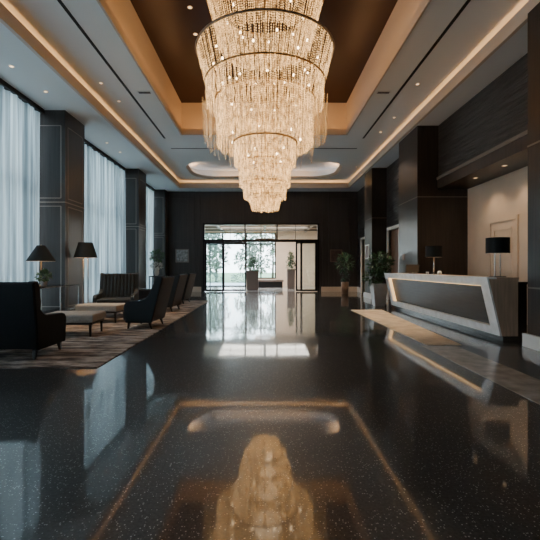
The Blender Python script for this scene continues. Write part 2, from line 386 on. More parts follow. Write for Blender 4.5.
# right wall
m = MB(); XR = 4.75; BK = 3.35
m.box(XR, XR+.3, 6.1, 10.9, 3.66, SOF); m.box(XR, XR+.3, YR, 4.7, 0, SOF)
D2 = (13.95, 15.2, 2.62); D3 = (17.6, 19.35, 2.55)
m.box(XR, XR+.3, 12.4, D2[0], 0, SOF); m.box(XR, XR+.3, D2[1], D3[0], 0, SOF); m.box(XR, XR+.3, D3[1], YB, 0, SOF)
m.box(XR, XR+.3, D2[0], D2[1], D2[2], SOF); m.box(XR, XR+.3, D3[0], D3[1], D3[2], SOF)
m.build('wall_right', M['texwall'], kind='structure')
m = MB(); m.box(XR-.03, 5.6, 6.1, 10.9, BK, 3.66); m.build('trim_5', M['wood'], kind='structure'); MB().box(XR-.05, XR-.03, 6.1, 10.9, 3.60, 3.67).build('trim_7', M['seam'], kind='structure')
MB().box(5.55, 5.75, 6.1, 10.9, 0, BK).build('wall_alcove', M['cream'], kind='structure')
m = MB(); m.box(XR-.04, XR, 17.0, D3[0]-.12, 0, .25); m.box(XR-.04, XR, D3[1]+.12, YB-.05, 0, .25); m.box(XR-.04, XR, 12.4, D2[0]-.12, 0, .25)
m.build('baseboard_right', M['whitetrim'], kind='structure')
for i, (a, b, h) in enumerate((D2, D3)):
    d = struct_empty('door_%d' % (i+2)); c = .11
    m = MB(); m.box(XR-.06, XR+.3, a-c, a, 0, h+c); m.box(XR-.06, XR+.3, b, b+c, 0, h+c); m.box(XR-.06, XR+.3, a, b, h, h+c)
    m.build('door_casing', M['whitetrim'], d)
    lf = MB().box(XR+.08, XR+.13, a, b, 0, h).build('door_leaf', M['doorwood'], d)
    MB().tube([(XR+.085, a+.12, 1.05), (XR+.03, a+.12, 1.05), (XR+.03, a+.26, 1.05)], .012).build('door_handle', M['chrome'], lf, smooth=True)
# panelled door in the cream alcove wall
d = struct_empty('door_4'); m = MB(); a, b, h = 8.8, 9.75, 2.28; xf = 5.55
m.box(xf-.035, xf, a-.09, a, 0, h+.09); m.box(xf-.035, xf, b, b+.09, 0, h+.09); m.box(xf-.035, xf, a, b, h, h+.09)
m.build('door_casing', M['cream'], d)
m = MB(); m.box(xf-.012, xf, a, b, 0, h)
for z0, z1 in ((.25,.95), (1.1,2.1)):
    for y in (a+.14, b-.14): m.box(xf-.026, xf-.012, y-.014, y+.014, z0, z1)
    for z in (z0, z1): m.box(xf-.026, xf-.012, a+.14, b-.14, z-.014, z+.014)
m.build('door_leaf', M['cream'], d)

# ------------------------------------------------------------------ entrance door and vestibule
d1 = struct_empty('door_1'); m = MB(); y0, y1 = YB-.04, YB+.12; TR = 2.52
m.box(X0, X0+.09, y0, y1, 0, DH); m.box(X1-.09, X1, y0, y1, 0, DH); m.box(X0, X1, y0, y1, DH-.07, DH)
m.box(X0, X1, y0, y1, TR, TR+.13); m.box(X0+.09, X1-.09, y0+.04, y1-.04, 3.09, 3.12)
for x in (-.96, .66): m.box(x-.035, x+.035, y0, y1, TR+.13, DH-.07)
for x in (-1.72, -.15, 1.6): m.box(x-.012, x+.012, y0+.05, y1-.05, TR+.13, DH-.07)
m.build('door_frame', M['metal_dark'], d1)
def leaf(xa, xb, y, st):
    m = MB(); m.box(xa, xa+st, y-.025, y+.025, .02, TR); m.box(xb-st, xb, y-.025, y+.025, .02, TR); m.box(xa, xb, y-.025, y+.025, .02, .11); m.box(xa, xb, y-.025, y+.025, TR-.07, TR)
    l = m.build('door_leaf', M['metal_dark'], d1)
    MB().box(xa+st, xb-st, y-.006, y+.006, .11, TR-.07).build('door_glass', M['glass'], l)
leaf(X0+.09, -2.0, YB+.02, .10); leaf(-2.78, -.93, YB+.15, .05); leaf(1.62, X1-.12, YB+.15, .08); leaf(1.84, X1-.09, YB+.02, .11)
MB().box(X0+.09, X1-.09, YB+.035, YB+.045, TR+.13, DH-.07).build('transom_glass', M['glass'], d1)

# vestibule shell
YO = 26.0
MB().box(-4.6, 4.6, YB, YO+.3, -.2, 0).build('floor_vestibule', M['vest_floor'], kind='structure')
MB().box(-4.6, 4.6, YB+.25, YO+.3, 3.62, 3.8).build('ceiling_vestibule', M['cream'], kind='structure')
m = MB(); m.box(4.2, 4.5, YB+.25, YO, 0, 3.62); m.box(.78, 4.5, YO, YO+.3, 0, 3.62); m.box(-1.15, .78, YO, YO+.3, 0, .5); m.box(-4.6, .78, YO, YO+.3, 3.5, 3.62)
m.build('wall_vestibule', M['tan'], kind='structure')
m = MB()
for y in (21.6, 23.2, 24.8): m.box(-4.5, 4.4, y-.06, y+.06, 3.50, 3.62)
for x in (-2.6, .05, 2.7): m.box(x-.06, x+.06, YB+.3, YO, 3.52, 3.62)
m.build('trim_6', M['seam'], kind='structure')
w4 = struct_empty('window_4'); m = MB()
for x in (-4.3, -2.7, -1.15, -.2, .74): m.box(x-.04, x+.04, YO+.05, YO+.15, .0 if x < -1 else .5, 3.5)
m.box(-1.15, .78, YO+.04, YO+.16, .48, .58); m.box(-4.6, .78, YO+.05, YO+.15, 2.72, 2.80); m.box(-4.6, .78, YO+.05, YO+.15, 3.44, 3.5); m.box(-4.6, -1.15, YO+.05, YO+.15, 0, .06)
m.box(-4.5, -4.42, YB+.25, YO, 2.95, 3.05)
for y in (20.6, 22.4, 24.2, 25.9): m.box(-4.5, -4.42, y-.04, y+.04, 0, 3.05)
m.build('window_frame', M['metal_dark'], w4)
MB().box(-4.6, .78, YO+.09, YO+.10, .06, 3.44).build('window_glass', M['glass'], w4)
MB().box(-4.6, -4.3, YB+.25, YO, 3.05, 3.62).build('wall_vestibule_left', M['cream'], kind='structure')

# outside ground
MB().box(-60, 60, YB+.3, 120, -.25, -.205).build('ground', M['lawn'], kind='structure')
MB().box(-14, 9, YO+.3, 33, -.205, -.02).build('path', M['paving'], kind='structure')
MB().box(-40, -5.95, YR, YB, -.3, -.1).build('terrace_ground', M['paving'], kind='structure')

def foliage(mb, c, r, n, L, Wd, seed, hollow=.35, droop=0):
    g = random.Random(seed)
    for _ in range(n):
        while True:
            p = Vector((g.uniform(-1,1), g.uniform(-1,1), g.uniform(-1,1)))
            if hollow < p.length < 1: break
        q = Vector((c[0]+p.x*r[0], c[1]+p.y*r[1], c[2]+p.z*r[2]))
        d = p.normalized() + Vector((g.gauss(0,.5), g.gauss(0,.5), g.gauss(.15,.5)-droop))
        mb.leaf(q, d, (g.gauss(0,.4), g.gauss(0,.4), 1), L*g.uniform(.7,1.25), Wd*g.uniform(.7,1.2))
    return mb
trees = [(-9.2,36,6.5,'haze-pale green broad tree outside the entrance glazing, left edge'), (-7.0,44,8.5,'tall haze-pale tree on the lawn beyond the glass sidelight'),
         (-4.6,38.5,5.2,'rounded green tree outside seen through the open doorway'), (-1.3,36.5,5.6,'green tree rising above the taller vestibule planter'),
         (.9,41.5,6.8,'leafy tree right behind the vestibule window beside the cream wall'), (4.2,47,8.0,'distant tree behind the cream vestibule wall')]
for i, (x, y, h, lab) in enumerate(trees):
    t = thing('tree', lab, 'tree', (x, y, -.205), 0, 'trees outside the entrance')
    MB().tube([(0,0,0),(.05,0,h*.3),(-.05,.05,h*.7)], [.14,.10,.05]).build('trunk', M['bark'], t, smooth=True)
    m = MB()
    for k in range(7): foliage(m, (rnd.uniform(-1,1)*h*.16, rnd.uniform(-1,1)*h*.16, h*(.28+.1*k)), (h*.17,h*.17,h*.12), 130, .42, .24, 100+i*10+k, .1)
    m.build('crown', M['leafo'], t)
for i, (x, lab) in enumerate(((-7.0,'clipped low hedge shrub outside, far side of the paving'), (-4.4,'low shrub beneath the outdoor trees, beside the hedge shrub'), (-1.8,'low shrub outside between the doorway mullion and planter'))):
    m = foliage(MB(), (0,0,.45), (1.0,.6,.55), 420, .2, .11, 300+i, .2)
    o = m.build('garden_shrub', M['leafo']); o.location = (x, 33.8, -.205); tag(o, lab, 'shrub', 'shrubs outside the entrance')

# vestibule contents
def planter(x, y, w, h, lab, fh, seed):
    t = thing('tall_planter', lab, 'planter', (x, y, 0), 0, 'planters in the vestibule')
    MB().frustum((-w/2+.02,w/2-.02,-w/2+.02,w/2-.02,0), (-w/2,w/2,-w/2,w/2,h)).build('pot', M['pot_brown'], t, bevel=.012)
    MB().box(-w/2+.03, w/2-.03, -w/2+.03, w/2-.03, h, h+.012).build('soil', M['soil'], t)
    m = MB()
    for k in range(5): foliage(m, (0,0,h+fh*(.12+.18*k)), (w*.62*(1-.17*k),w*.62*(1-.17*k),fh*.16), 70, .19, .06, seed+k, .05)
    m.build('foliage', M['leafd'], t)
planter(-.62, 21.7, .66, 1.06, 'wide taupe planter with a spiky shrub in the doorway', .75, 11)
planter(1.55, 23.0, .46, 1.12, 'narrow taupe planter with conical shrub before the cream wall', .95, 12)
t = thing('vestibule_bench', 'long low dark bench under the vestibule window', 'bench', (.4, 24.6, 0))
MB().box(-.8,.8,-.25,.25,.36,.48).build('seat', M['pot_brown'], t, bevel=.02); MB().box(-.74,.74,-.2,.2,.0,.36).build('base', M['metal_dark'], t)
t = thing('ring_pendant', 'dark oval ring pendant lamp hanging in the vestibule', 'pendant lamp', (.05, 23.0, 2.83))
MB().torus((0,0,0), .55, .05, 48, 8).build('ring', M['metal_dark'], t, smooth=True)
MB().torus((0,0,-.045), .55, .022, 48, 6).build('light_band', M['dl'], t, smooth=True)
for a in (0, 120, 240): MB().tube([(.55*math.cos(R(a)),.55*math.sin(R(a)),0),(0,0,.77)], .006).build('cable', M['metal_dark'], t)
MB().lathe([(.08,.75),(.08,.79)], n=16).build('ceiling_rose', M['metal_dark'], t)

# ------------------------------------------------------------------ curtains
def curtain(a, b, lab, seed):
    g = random.Random(seed); ny = int((b-a)/.018); vs = []; fs = []; zs = [0.02, .6, 1.6, 3.0, 4.3, SOF-.1]; ph = [g.uniform(0,6) for _ in range(4)]
    for i in range(ny+1):
        y = a + (b-a)*i/ny
        for j, z in enumerate(zs):
            k = 1 - .35*j/5
            x = -5.45 + (.05+.02*math.sin(y*1.7+ph[3]))*k*math.sin(2*PI*y/.23 + ph[0] + .9*math.sin(y*2.3+ph[1])) + .03*math.sin(2*PI*y/.57+ph[2]+.25*j) + .012*math.sin(2*PI*y/.09+ph[3])
            vs.append((x, y, z))
    n = len(zs)
    for i in range(ny):
        for j in range(n-1): fs.append((i*n+j, (i+1)*n+j, (i+1)*n+j+1, i*n+j+1))
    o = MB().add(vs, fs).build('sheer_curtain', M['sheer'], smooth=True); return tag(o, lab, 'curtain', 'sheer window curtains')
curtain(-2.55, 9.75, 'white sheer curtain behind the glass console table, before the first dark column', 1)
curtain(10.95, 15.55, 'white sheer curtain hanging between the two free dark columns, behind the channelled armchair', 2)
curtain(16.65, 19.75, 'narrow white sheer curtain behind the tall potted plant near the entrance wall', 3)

# ------------------------------------------------------------------ rugs
o = MB().box(-4.86, -2.0, 4.78, 14.6, 0, .012).build('lounge_carpet', M['carpet']); tag(o, 'large mottled brown carpet beneath the lounge chairs by the windows', 'carpet')
o = MB().add([(2.47,11.4,0),(3.36,11.4,0),(3.06,6.2,0),(2.52,6.2,0),(2.47,11.4,.012),(3.36,11.4,.012),(3.06,6.2,.012),(2.52,6.2,.012)],
             [(0,1,2,3),(4,7,6,5),(0,4,5,1),(1,5,6,2),(2,6,7,3),(3,7,4,0)]).build('runner_rug', M['runner']); tag(o, 'beige runner rug lying along the front of the reception desk', 'rug')

# ------------------------------------------------------------------ armchairs
def side_profile(rake, ht, dp):
    return [(0,.12),(-rake*.45,.55),(-rake,ht-.02),(-rake+.02,ht),(-rake+.09,ht),(-rake+.125,ht-.03),(-rake*.72+.125,.86),(-rake*.45+.12,.74),(.065,.655),(.125,.595),(.22,.56),(dp-.12,.545),(dp-.05,.525),(dp-.01,.48),(dp+.005,.40),(dp-.015,.30),(dp-.03,.12)]
def armchair(lab, loc, rz, w=.80, ht=1.02, rake=.22, dp=.68, fab='fabric_teal', channels=False, group='upholstered lounge armchairs'):
    t = thing('armchair', lab, 'armchair', loc, rz, group); f = M[fab]; hw = w/2; sw = .09
    prof = side_profile(rake, ht, dp)
    for s in (-1, 1):
        x0, x1 = (s*hw, s*(hw-sw)) if s > 0 else (s*hw, s*(hw-sw))
        MB().prism_x(prof, min(x0,x1), max(x0,x1)).build('armrest', f, t, bevel=.022, seg=3)
    back = [(.01,.13),(-rake+.01,ht-.012),(-rake+.12,ht-.012),(.135,.42),(.14,.13)]
    bk = MB().prism_x(back, -hw+sw-.005, hw-sw+.005).build('backrest', f, t, bevel=.02, seg=3)
    if channels:
        n = 9; inner = 2*(hw-sw); cw = inner/n
        for k in range(n):
            cx = -hw+sw + cw*(k+.5)
            m = MB(); prof8 = [(cw*.49*math.cos(a), .045*math.sin(a)) for a in [PI*q/8 for q in range(9)]]
            vs = []; fs = []; zz = [(.12,.44),(-rake+.115,ht-.03)]
            for (yy, z) in zz:
                for px, py in prof8: vs.append((cx+px, yy+py, z))
            q = len(prof8)
            for i in range(q-1): fs.append((i,i+1,q+i+1,q+i))
            fs += [tuple(range(q)), tuple(range(q,2*q))[::-1]]
            m.add(vs, fs).build('back_channel', f, bk, smooth=False, bevel=.004)
    # outer back panel
    MB().prism_x([(0,.14),(-rake*.45,.55),(-rake+.004,ht-.03),(-rake-.012,ht-.03),(-rake*.45-.016,.55),(-.014,.14)], -hw+.012, hw-.012).build('back_panel', M['backpanel'] if rake > .15 else f, t, bevel=.006)
    MB().box(-hw+sw-.005, hw-sw+.005, .10, dp-.03, .12, .30).build('seat_base', f, t, bevel=.015)
    MB().box(-hw+sw+.005, hw-sw-.005, .11, dp+.01, .305, .45).build('seat_cushion', f, t, bevel=.045, seg=4)
    for sx in (-1, 1):
        for yy, dy in ((.05,-.04), (dp-.09,.02)):
            x = sx*(hw-.07)
            MB().frustum((x-.014+sx*.01,x+.014+sx*.01,yy+dy-.014,yy+dy+.014,0), (x-.026,x+.026,yy-.026,yy+.026,.125)).build('leg', M['leg'], t)
    return t
Z = .012
armchair('black armchair seen from behind at the front edge of the carpet', (-3.37, 5.16, Z), 0, w=.92, ht=1.02, rake=.10, dp=.74, fab='fabric')
armchair('wide dark armchair with vertical channelled back beside the curtain', (-3.72, 10.3, Z), R(190), w=.95, ht=1.06, rake=.12, dp=.80, channels=True)
armchair('dark armchair with warm-lit brown back, beside the ottomans, nearest of three along the carpet edge', (-2.16, 8.15, Z), R(86), dp=.55)
armchair('dark armchair with warm-lit brown back, middle of three in a row along the carpet edge', (-2.46, 11.2, Z), R(86), dp=.56)
armchair('dark armchair farthest along the carpet edge, nearest the entrance doors', (-2.62, 13.6, Z), R(84), dp=.60)

def ottoman(lab, loc, rz, w, d):
    t = thing('ottoman', lab, 'ottoman', loc, rz, 'taupe ottomans')
    MB().box(-w/2, w/2, -d/2, d/2, .245, .385).build('cushion', M['ottoman'], t, bevel=.04, seg=4)
    MB().box(-w/2+.03, w/2-.03, -d/2+.03, d/2-.03, .205, .25).build('frame', M['leg'], t, bevel=.008)
    for sx in (-1,1):
        for sy in (-1,1):
            x, y = sx*(w/2-.07), sy*(d/2-.07)
            MB().frustum((x-.013,x+.013,y-.013,y+.013,0), (x-.022,x+.022,y-.022,y+.022,.21)).build('leg', M['leg'], t)
ottoman('taupe ottoman on dark legs next to the black armchair seen from behind', (-3.42, 7.2, Z), R(4), .92, .72)
ottoman('taupe ottoman directly before the channelled armchair, beyond the other one', (-3.62, 8.95, Z), R(-4), .96, .60)
t = thing('pouf', 'low black leather pouf between the column and the armchair row', 'pouf', (-3.68, 12.6, Z))
MB().box(-.24,.24,-.24,.24,.05,.52).build('cushion', M['fabric'], t, bevel=.05, seg=4); MB().box(-.21,.21,-.21,.21,0,.05).build('base', M['chrome'], t)

# ------------------------------------------------------------------ console table with lamp and plant
t = thing('console_table', 'slim glass topped console with thin metal frame before the first column', 'console table', (-4.38, 8.22, Z))
cw, cd, hh = .42, 1.62, .83
MB().box(-cw/2, cw/2, -cd/2, cd/2, hh-.012, hh).build('glass_top', M['glass_table'], t)
MB().box(-cw/2+.02, cw/2-.02, -cd/2+.02, cd/2-.02, .28, .29).build('glass_shelf', M['glass_table'], t)
m = MB()
for z in (hh-.03, .262):
    for x in (-cw/2+.01, cw/2-.01): m.box(x-.01, x+.01, -cd/2, cd/2, z, z+.018)
    for y in (-cd/2+.01, 0, cd/2-.01): m.box(-cw/2, cw/2, y-.01, y+.01, z, z+.018)
m.build('frame', M['chrome'], t)
for sx in (-1,1):
    for y in (-cd/2+.012, 0, cd/2-.012): MB().box(sx*(cw/2-.012)-.011, sx*(cw/2-.012)+.011, y-.011, y+.011, 0, hh-.015).build('leg', M['chrome'], t)

def cone_shade(t, z0, z1, r0, r1, mat='shade', n=40):
    s = MB().lathe([(r0,z0),(r1,z1)], n=n, cap=False).build('lamp_shade', M[mat], t, smooth=True)
    MB().lathe([(r0-.008,z0),(r1-.008,z1-.004),(.02,z1-.004)], n=n, cap=False).build('shade_lining', M['shade_in'], s, smooth=True)
    return s
def lamp_light(name, p, e, r=.04):
    l = bpy.data.lights.new(name, 'POINT'); l.energy = e; l.color = WARM; l.shadow_soft_size = r
    o = bpy.data.objects.new(name, l); C.objects.link(o); o.location = p
zt = Z+hh
t = thing('table_lamp', 'table lamp with wide black cone shade on the glass console', 'table lamp', (-4.38, 7.86, zt+.001))
cone_shade(t, .49, .80, .265, .075)
MB().tube([(0,0,.02),(0,0,.52)], .011).build('stem', M['brass'], t, smooth=True); MB().lathe([(.09,0),(.09,.02),(.02,.03)], n=24).build('base', M['brass'], t, smooth=True)
MB().lathe([(0,.56),(.035,.59),(.035,.62),(0,.66)], n=14).build('bulb', M['bulb'], t, smooth=True); MB().tube([(0,0,.78),(0,0,.81)], .012).build('finial', M['brass'], t)
t = thing('potted_plant', 'small leafy houseplant in a glass pot on the console', 'houseplant', (-4.24, 7.70, zt+.004))
MB().lathe([(.045,0),(.065,.10),(.06,.10)], n=20, cap=True).build('pot', M['pot_white'], t, smooth=True)
foliage(MB(), (0,0,.20), (.11,.11,.10), 170, .065, .045, 21, .2).build('foliage', M['leafl'], t)

t = thing('floor_lamp', 'floor lamp with black tapered shade between the column and channelled armchair', 'floor lamp', (-4.57, 10.25, Z))
cone_shade(t, 1.45, 1.84, .285, .17)
m = MB(); m.tube([(.06,0,.2),(.06,0,1.42)], .012); m.tube([(-.06,0,.2),(-.06,0,1.42)], .012); m.tube([(-.06,0,1.42),(-.03,0,1.49),(.03,0,1.49),(.06,0,1.42)], .011); m.build('stem', M['chrome'], t, smooth=True)
MB().box(-.13,.13,-.13,.13,0,.2).build('base', M['chrome'], t, bevel=.01); MB().lathe([(0,1.52),(.035,1.55),(.035,1.6),(0,1.65)], n=14).build('bulb', M['bulb'], t, smooth=True)

# plant table near second column
t = thing('plant_stand', 'tall thin legged dark side table beside the far curtain', 'side table', (-4.62, 17.2, 0))
MB().box(-.26,.26,-.26,.26,.82,.86).build('table_top', M['metal_dark'], t)
for sx in (-1,1):
    for sy in (-1,1): MB().box(sx*.24-.015,sx*.24+.015,sy*.24-.015,sy*.24+.015,0,.82).build('leg', M['metal_dark'], t)
t = thing('flower_vase', 'white vase of blossoms and tall green leaves on the plant stand', 'vase', (-4.62, 17.2, .86))
MB().lathe([(.05,0),(.10,.08),(.11,.2),(.06,.3),(.07,.34)], n=24).build('vase', M['white'], t, smooth=True)
m = MB()
for k in range(9):
    a = k*2.4; m.tube([(0,0,.3),(.10*math.cos(a),.10*math.sin(a),.6),(.2*math.cos(a),.2*math.sin(a),.85)], .006, 5)
m.build('stems', M['stemg'], t)
foliage(MB(), (.0,0,.85), (.27,.27,.22), 210, .15, .06, 31, .1).build('foliage', M['leafl'], t)
foliage(MB(), (.02,-.05,.42), (.22,.22,.14), 120, .1, .07, 32, .1).build('blossoms', M['petal'], t)

# pictures
def picture(name, lab, loc, w, h, art, fr, face):
    t = thing(name, lab, 'picture', loc, face, None)
    m = MB(); b = .05; m.box(-w/2,w/2,-.03,0,-h/2,-h/2+b); m.box(-w/2,w/2,-.03,0,h/2-b,h/2); m.box(-w/2,-w/2+b,-.03,0,-h/2+b,h/2-b); m.box(w/2-b,w/2,-.03,0,-h/2+b,h/2-b)
    m.build('picture_frame', fr, t); MB().box(-w/2+b,w/2-b,-.018,0,-h/2+b,h/2-b).build('picture_panel', art, t)
picture('wall_picture', 'square silver relief picture on the dark wall left of the entrance', (-4.15, YB, 1.82), .68, .68, M['art'], M['seam'], 0)
picture('wall_picture', 'square brown framed picture on the dark wall right of the entrance', (3.66, YB, 1.82), .62, .64, M['art2'], M['artframe'], 0)
picture('wall_sign', 'small pale framed panel on the second right column', (4.17, 16.1, 1.85), .62, .58, M['art2'], M['whitetrim'], R(-90))
o = MB().box(-.006,.006,-.10,.10,-.09,.09).build('wall_plaque', M['doorwood'], bevel=.003); o.location = (4.172, 11.95, 1.52); tag(o, 'small brown plaque on the column above the desk monitor', 'plaque')

# ------------------------------------------------------------------ plants on the right
t = thing('potted_plant', 'bushy green plant in a tapered grey planter at the desk end', 'houseplant', (3.62, 12.62, 0))
MB().frustum((-.15,.15,-.15,.15,0), (-.24,.24,-.24,.24,.72)).build('pot', M['pot_white'], t, bevel=.01); MB().box(-.21,.21,-.21,.21,.72,.725).build('soil', M['soil'], t)
m = MB()
for k in range(11):
    a = k*2.4; r = .12+.02*k; m.tube([(0,0,.7),(r*.5*math.cos(a),r*.5*math.sin(a),1.05),(r*math.cos(a),r*math.sin(a),1.25+.04*k)], .008, 5)
m.build('stems', M['stemg'], t)
m = foliage(MB(), (0.05,0,1.33), (.34,.34,.34), 330, .17, .07, 41, .15); foliage(m, (-.16,-.05,.92), (.28,.28,.22), 200, .16, .065, 42, .1); m.build('foliage', M['leafd'], t)
t = thing('potted_plant', 'tall slender plant in a tan wooden planter by the right picture', 'houseplant', (3.72, 18.4, 0))
MB().lathe([(.15,0),(.175,.56),(.16,.56)], n=28).build('pot', M['pot_wood'], t, smooth=True)
m = MB()
for k in range(7):
    a = k*2.4; m.tube([(.03*math.cos(a),.03*math.sin(a),.52),(.07*math.cos(a),.07*math.sin(a),.95),(.16*math.cos(a),.16*math.sin(a),1.45)], .011, 6)
m.build('stems', M['stemg'], t)
m = foliage(MB(), (0,0,1.42), (.34,.34,.34), 230, .26, .05, 51, .1); foliage(m, (0,0,.85), (.15,.15,.2), 60, .2, .04, 52, .1); m.build('foliage', M['leafd'], t)

# ------------------------------------------------------------------ reception desk
t = thing('reception_desk', 'long reception desk with slanted pale stone frame and dark slate front', 'reception desk', (0,0,0))
ya, yb, zb, zt_, xb, xt, xr = 6.5, 12.05, .09, 1.05, 3.84, 3.62, 4.13
def fx(z): return xb + (xt-xb)*(z-zb)/(zt_-zb)
def slab(mb, y0, y1, z0, z1, d0, d1):
    """box following the leaning front; d = offset inwards"""
    return mb.add([(fx(z0)+d0,y0,z0),(fx(z0)+d0,y1,z0),(fx(z0)+d1,y1,z0),(fx(z0)+d1,y0,z0),(fx(z1)+d0,y0,z1),(fx(z1)+d0,y1,z1),(fx(z1)+d1,y1,z1),(fx(z1)+d1,y0,z1)],
                  [(0,1,2,3),(4,7,6,5),(0,4,5,1),(1,5,6,2),(2,6,7,3),(3,7,4,0)])
m = MB(); fw = .24; th = .14
slab(m, ya, yb, zb, zb+th, 0, .16); slab(m, ya, yb, zt_-th, zt_, 0, .16); slab(m, ya, ya+fw, zb+th, zt_-th, 0, .16); slab(m, yb-fw, yb, zb+th, zt_-th, 0, .16)
m.build('stone_frame', M['stone'], t)
slab(MB(), ya+fw-.01, yb-fw+.01, zb+th-.01, zt_-th+.01, .105, .16).build('front_panel', M['slate'], t)
m = MB(); slab(m, ya+fw, yb-fw, zt_-th-.018, zt_-th-.002, .06, .10); slab(m, yb-fw-.02, yb-fw-.002, zb+th, zt_-th-.02, .03, .10)
m.build('light_strip', M['led'], t)
m = MB()
m.prism_y([(fx(zb)+.16,zb),(xr,zb),(xr,zt_-.03),(fx(zt_-.03)+.16,zt_-.03)], ya+.002, yb-.002)
m.build('body', M['brownpanel'], t)
slab(MB(), ya-.006, ya+.0, zb, zt_-.03, .03, .165).build('end_panel', M['brownpanel'], t)
MB().box(fx(zt_)+.155, xr+.02, ya, yb, zt_-.03, zt_).build('counter_top', M['brownpanel'], t, bevel=.004)
MB().box(fx(zb)+.08, xr-.02, ya+.06, yb-.06, 0, zb).build('plinth', M['plinth'], t)
m = MB(); m.box(xr, xr+.24, ya+.08, 10.6, .93, .97); m.box(xr, xr+.22, ya+.12, ya+.16, 0, .93); m.box(xr, xr+.22, 10.5, 10.54, 0, .93); m.build('work_surface', M['wood'], t)

def desk_lamp(lab, y, two):
    t = thing('desk_lamp', lab, 'table lamp', (3.95, y, zt_), 0, 'black drum lamps on the reception desk')
    s = MB().lathe([(.182,.40),(.182,.66)], n=40, cap=False).build('lamp_shade', M['shade'], t, smooth=True)
    MB().lathe([(.175,.40),(.175,.655),(.02,.655)], n=40, cap=False).build('shade_lining', M['shade_in'], s, smooth=True)
    if two:
        m = MB(); m.tube([(-.045,0,.012),(-.045,0,.42)], .010); m.tube([(.045,0,.012),(.045,0,.42)], .010); m.box(-.055,.055,-.01,.01,.41,.43)
        m.build('stem', M['chrome'], t); MB().box(-.10,.10,-.07,.07,0,.014).build('base', M['metal_dark'], t)
    else:
        MB().tube([(0,0,.012),(0,0,.43)], .016).build('stem', M['chrome'], t, smooth=True); MB().lathe([(.085,0),(.085,.014)], n=24).build('base', M['chrome'], t)
    MB().lathe([(0,.46),(.03,.49),(.03,.53),(0,.56)], n=14).build('bulb', M['white'], t, smooth=True)
desk_lamp('black drum desk lamp on twin chrome rods, before the cream wall', 6.76, True)
desk_lamp('black drum desk lamp on a single pole, before the dark wood wall', 9.3, False)
t = thing('desk_monitor', 'small dark monitor tilted on the far end of the desk', 'monitor', (3.98, 10.75, zt_), R(-35))
MB().add([(-.17,0,.03),(.17,0,.03),(.17,.02,.03),(-.17,.02,.03),(-.17,.07,.24),(.17,.07,.24),(.17,.09,.24),(-.17,.09,.24)], [(0,3,2,1),(4,5,6,7),(0,1,5,4),(1,2,6,5),(2,3,7,6),(3,0,4,7)]).build('screen', M['screen'], t)
MB().box(-.09,.09,-.0,.14,0,.012).build('base', M['screen'], t); MB().box(-.02,.02,.05,.08,.01,.14).build('stand', M['chrome'], t)
o = MB().lathe([(.02,0),(.035,.03),(.038,.06),(.034,.06)], n=20).build('small_cup', M['white'], smooth=True); o.location = (3.93, 9.62, zt_); tag(o, 'small white cup on the desk, left of the single-pole lamp', 'cup')
o = MB().lathe([(.025,0),(.05,.03),(.04,.07),(.02,.085)], n=20).build('small_bowl', M['white'], smooth=True); o.location = (3.93, 8.95, zt_); tag(o, 'small white lidded pot on the desk, right of the single-pole lamp', 'pot')

# ------------------------------------------------------------------ chandelier
CHX, CHY, CAM = 0.02, 8.4, 1.2
ch = thing('chandelier', 'huge tiered crystal bead chandelier hanging from the dark coffer', 'chandelier', (CHX, CHY, 0))
def strand_curtain(Rt, Rb, zt, zb, n, seed, r=.013, sp=.04, jit=.05, rag=.03, name='bead_curtain', mat='crystal'):
    g = random.Random(seed); m = MB(); V = m.v; F = m.f
    for k in range(n):
        a = 2*PI*(k+g.uniform(-.35,.35))/n; ca, sa = math.cos(a), math.sin(a); e = zb - g.uniform(-rag, rag); L = zt-e; q = int(L/sp)
        jr = g.uniform(-jit, jit)*.4
        for i in range(q+1):
            u = i/max(1,q); rr = Rt+(Rb-Rt)*u+jr; x, y, z = rr*ca, rr*sa, zt-L*u; o = len(V); s = r*g.uniform(.7,1.25); h = sp*.55
            V += [(x,y,z+h),(x+s,y,z),(x,y+s,z),(x-s,y,z),(x,y-s,z),(x,y,z-h)]
            F += [(o,o+1,o+2),(o,o+2,o+3),(o,o+3,o+4),(o,o+4,o+1),(o+5,o+2,o+1),(o+5,o+3,o+2),(o+5,o+4,o+3),(o+5,o+1,o+4)]
    me = bpy.data.meshes.new(name); me.from_pydata(V, [], F); me.materials.append(M[mat])
    o = bpy.data.objects.new(name, me); C.objects.link(o); o.parent = ch; o['kind'] = 'stuff'; return o
def hz(h): return h + CAM
tiers = [  # R top, R bottom, h top, h bottom, strands
    (1.20, .94, 5.62, 4.62, 200), (1.40, 1.22, 4.50, 3.78, 190), (1.22, 1.19, 3.84, 3.36, 230), (1.01, .99, 3.48, 2.56, 250),
    (.64, .62, 2.60, 2.14, 170), (.53, .51, 2.18, 1.72, 140), (.45, .43, 1.76, 1.47, 120), (.33, .27, 1.50, 1.24, 90)]
for i, (a, b, t0, t1, n) in enumerate(tiers):
    strand_curtain(a, b, hz(t0), hz(t1), n, 60+i)
    m = MB(); m.torus((0,0,hz(t0)+.01), a+.025, .024 if i == 1 else .019, 72, 8)
    for k in range(3):
        ang = k*PI/3; m.tube([(a*math.cos(ang),a*math.sin(ang),hz(t0)+.01),(-a*math.cos(ang),-a*math.sin(ang),hz(t0)+.01)], .008, 6)
    m.build('tier_ring', M['bronze'] if i != 1 else M['seam'], ch, smooth=True)
strand_curtain(.18, .14, hz(1.44), hz(1.21), 36, 80)
strand_curtain(1.22, 1.19, hz(3.44), hz(2.64), 150, 81, r=.0075, sp=.05, rag=.09, jit=.3, name='fine_bead_curtain', mat='crystal_fine')
strand_curtain(1.03, .99, hz(2.54), hz(2.36), 60, 82, r=.006, sp=.05, rag=.1, jit=.4, name='fine_bead_curtain', mat='crystal_fine')
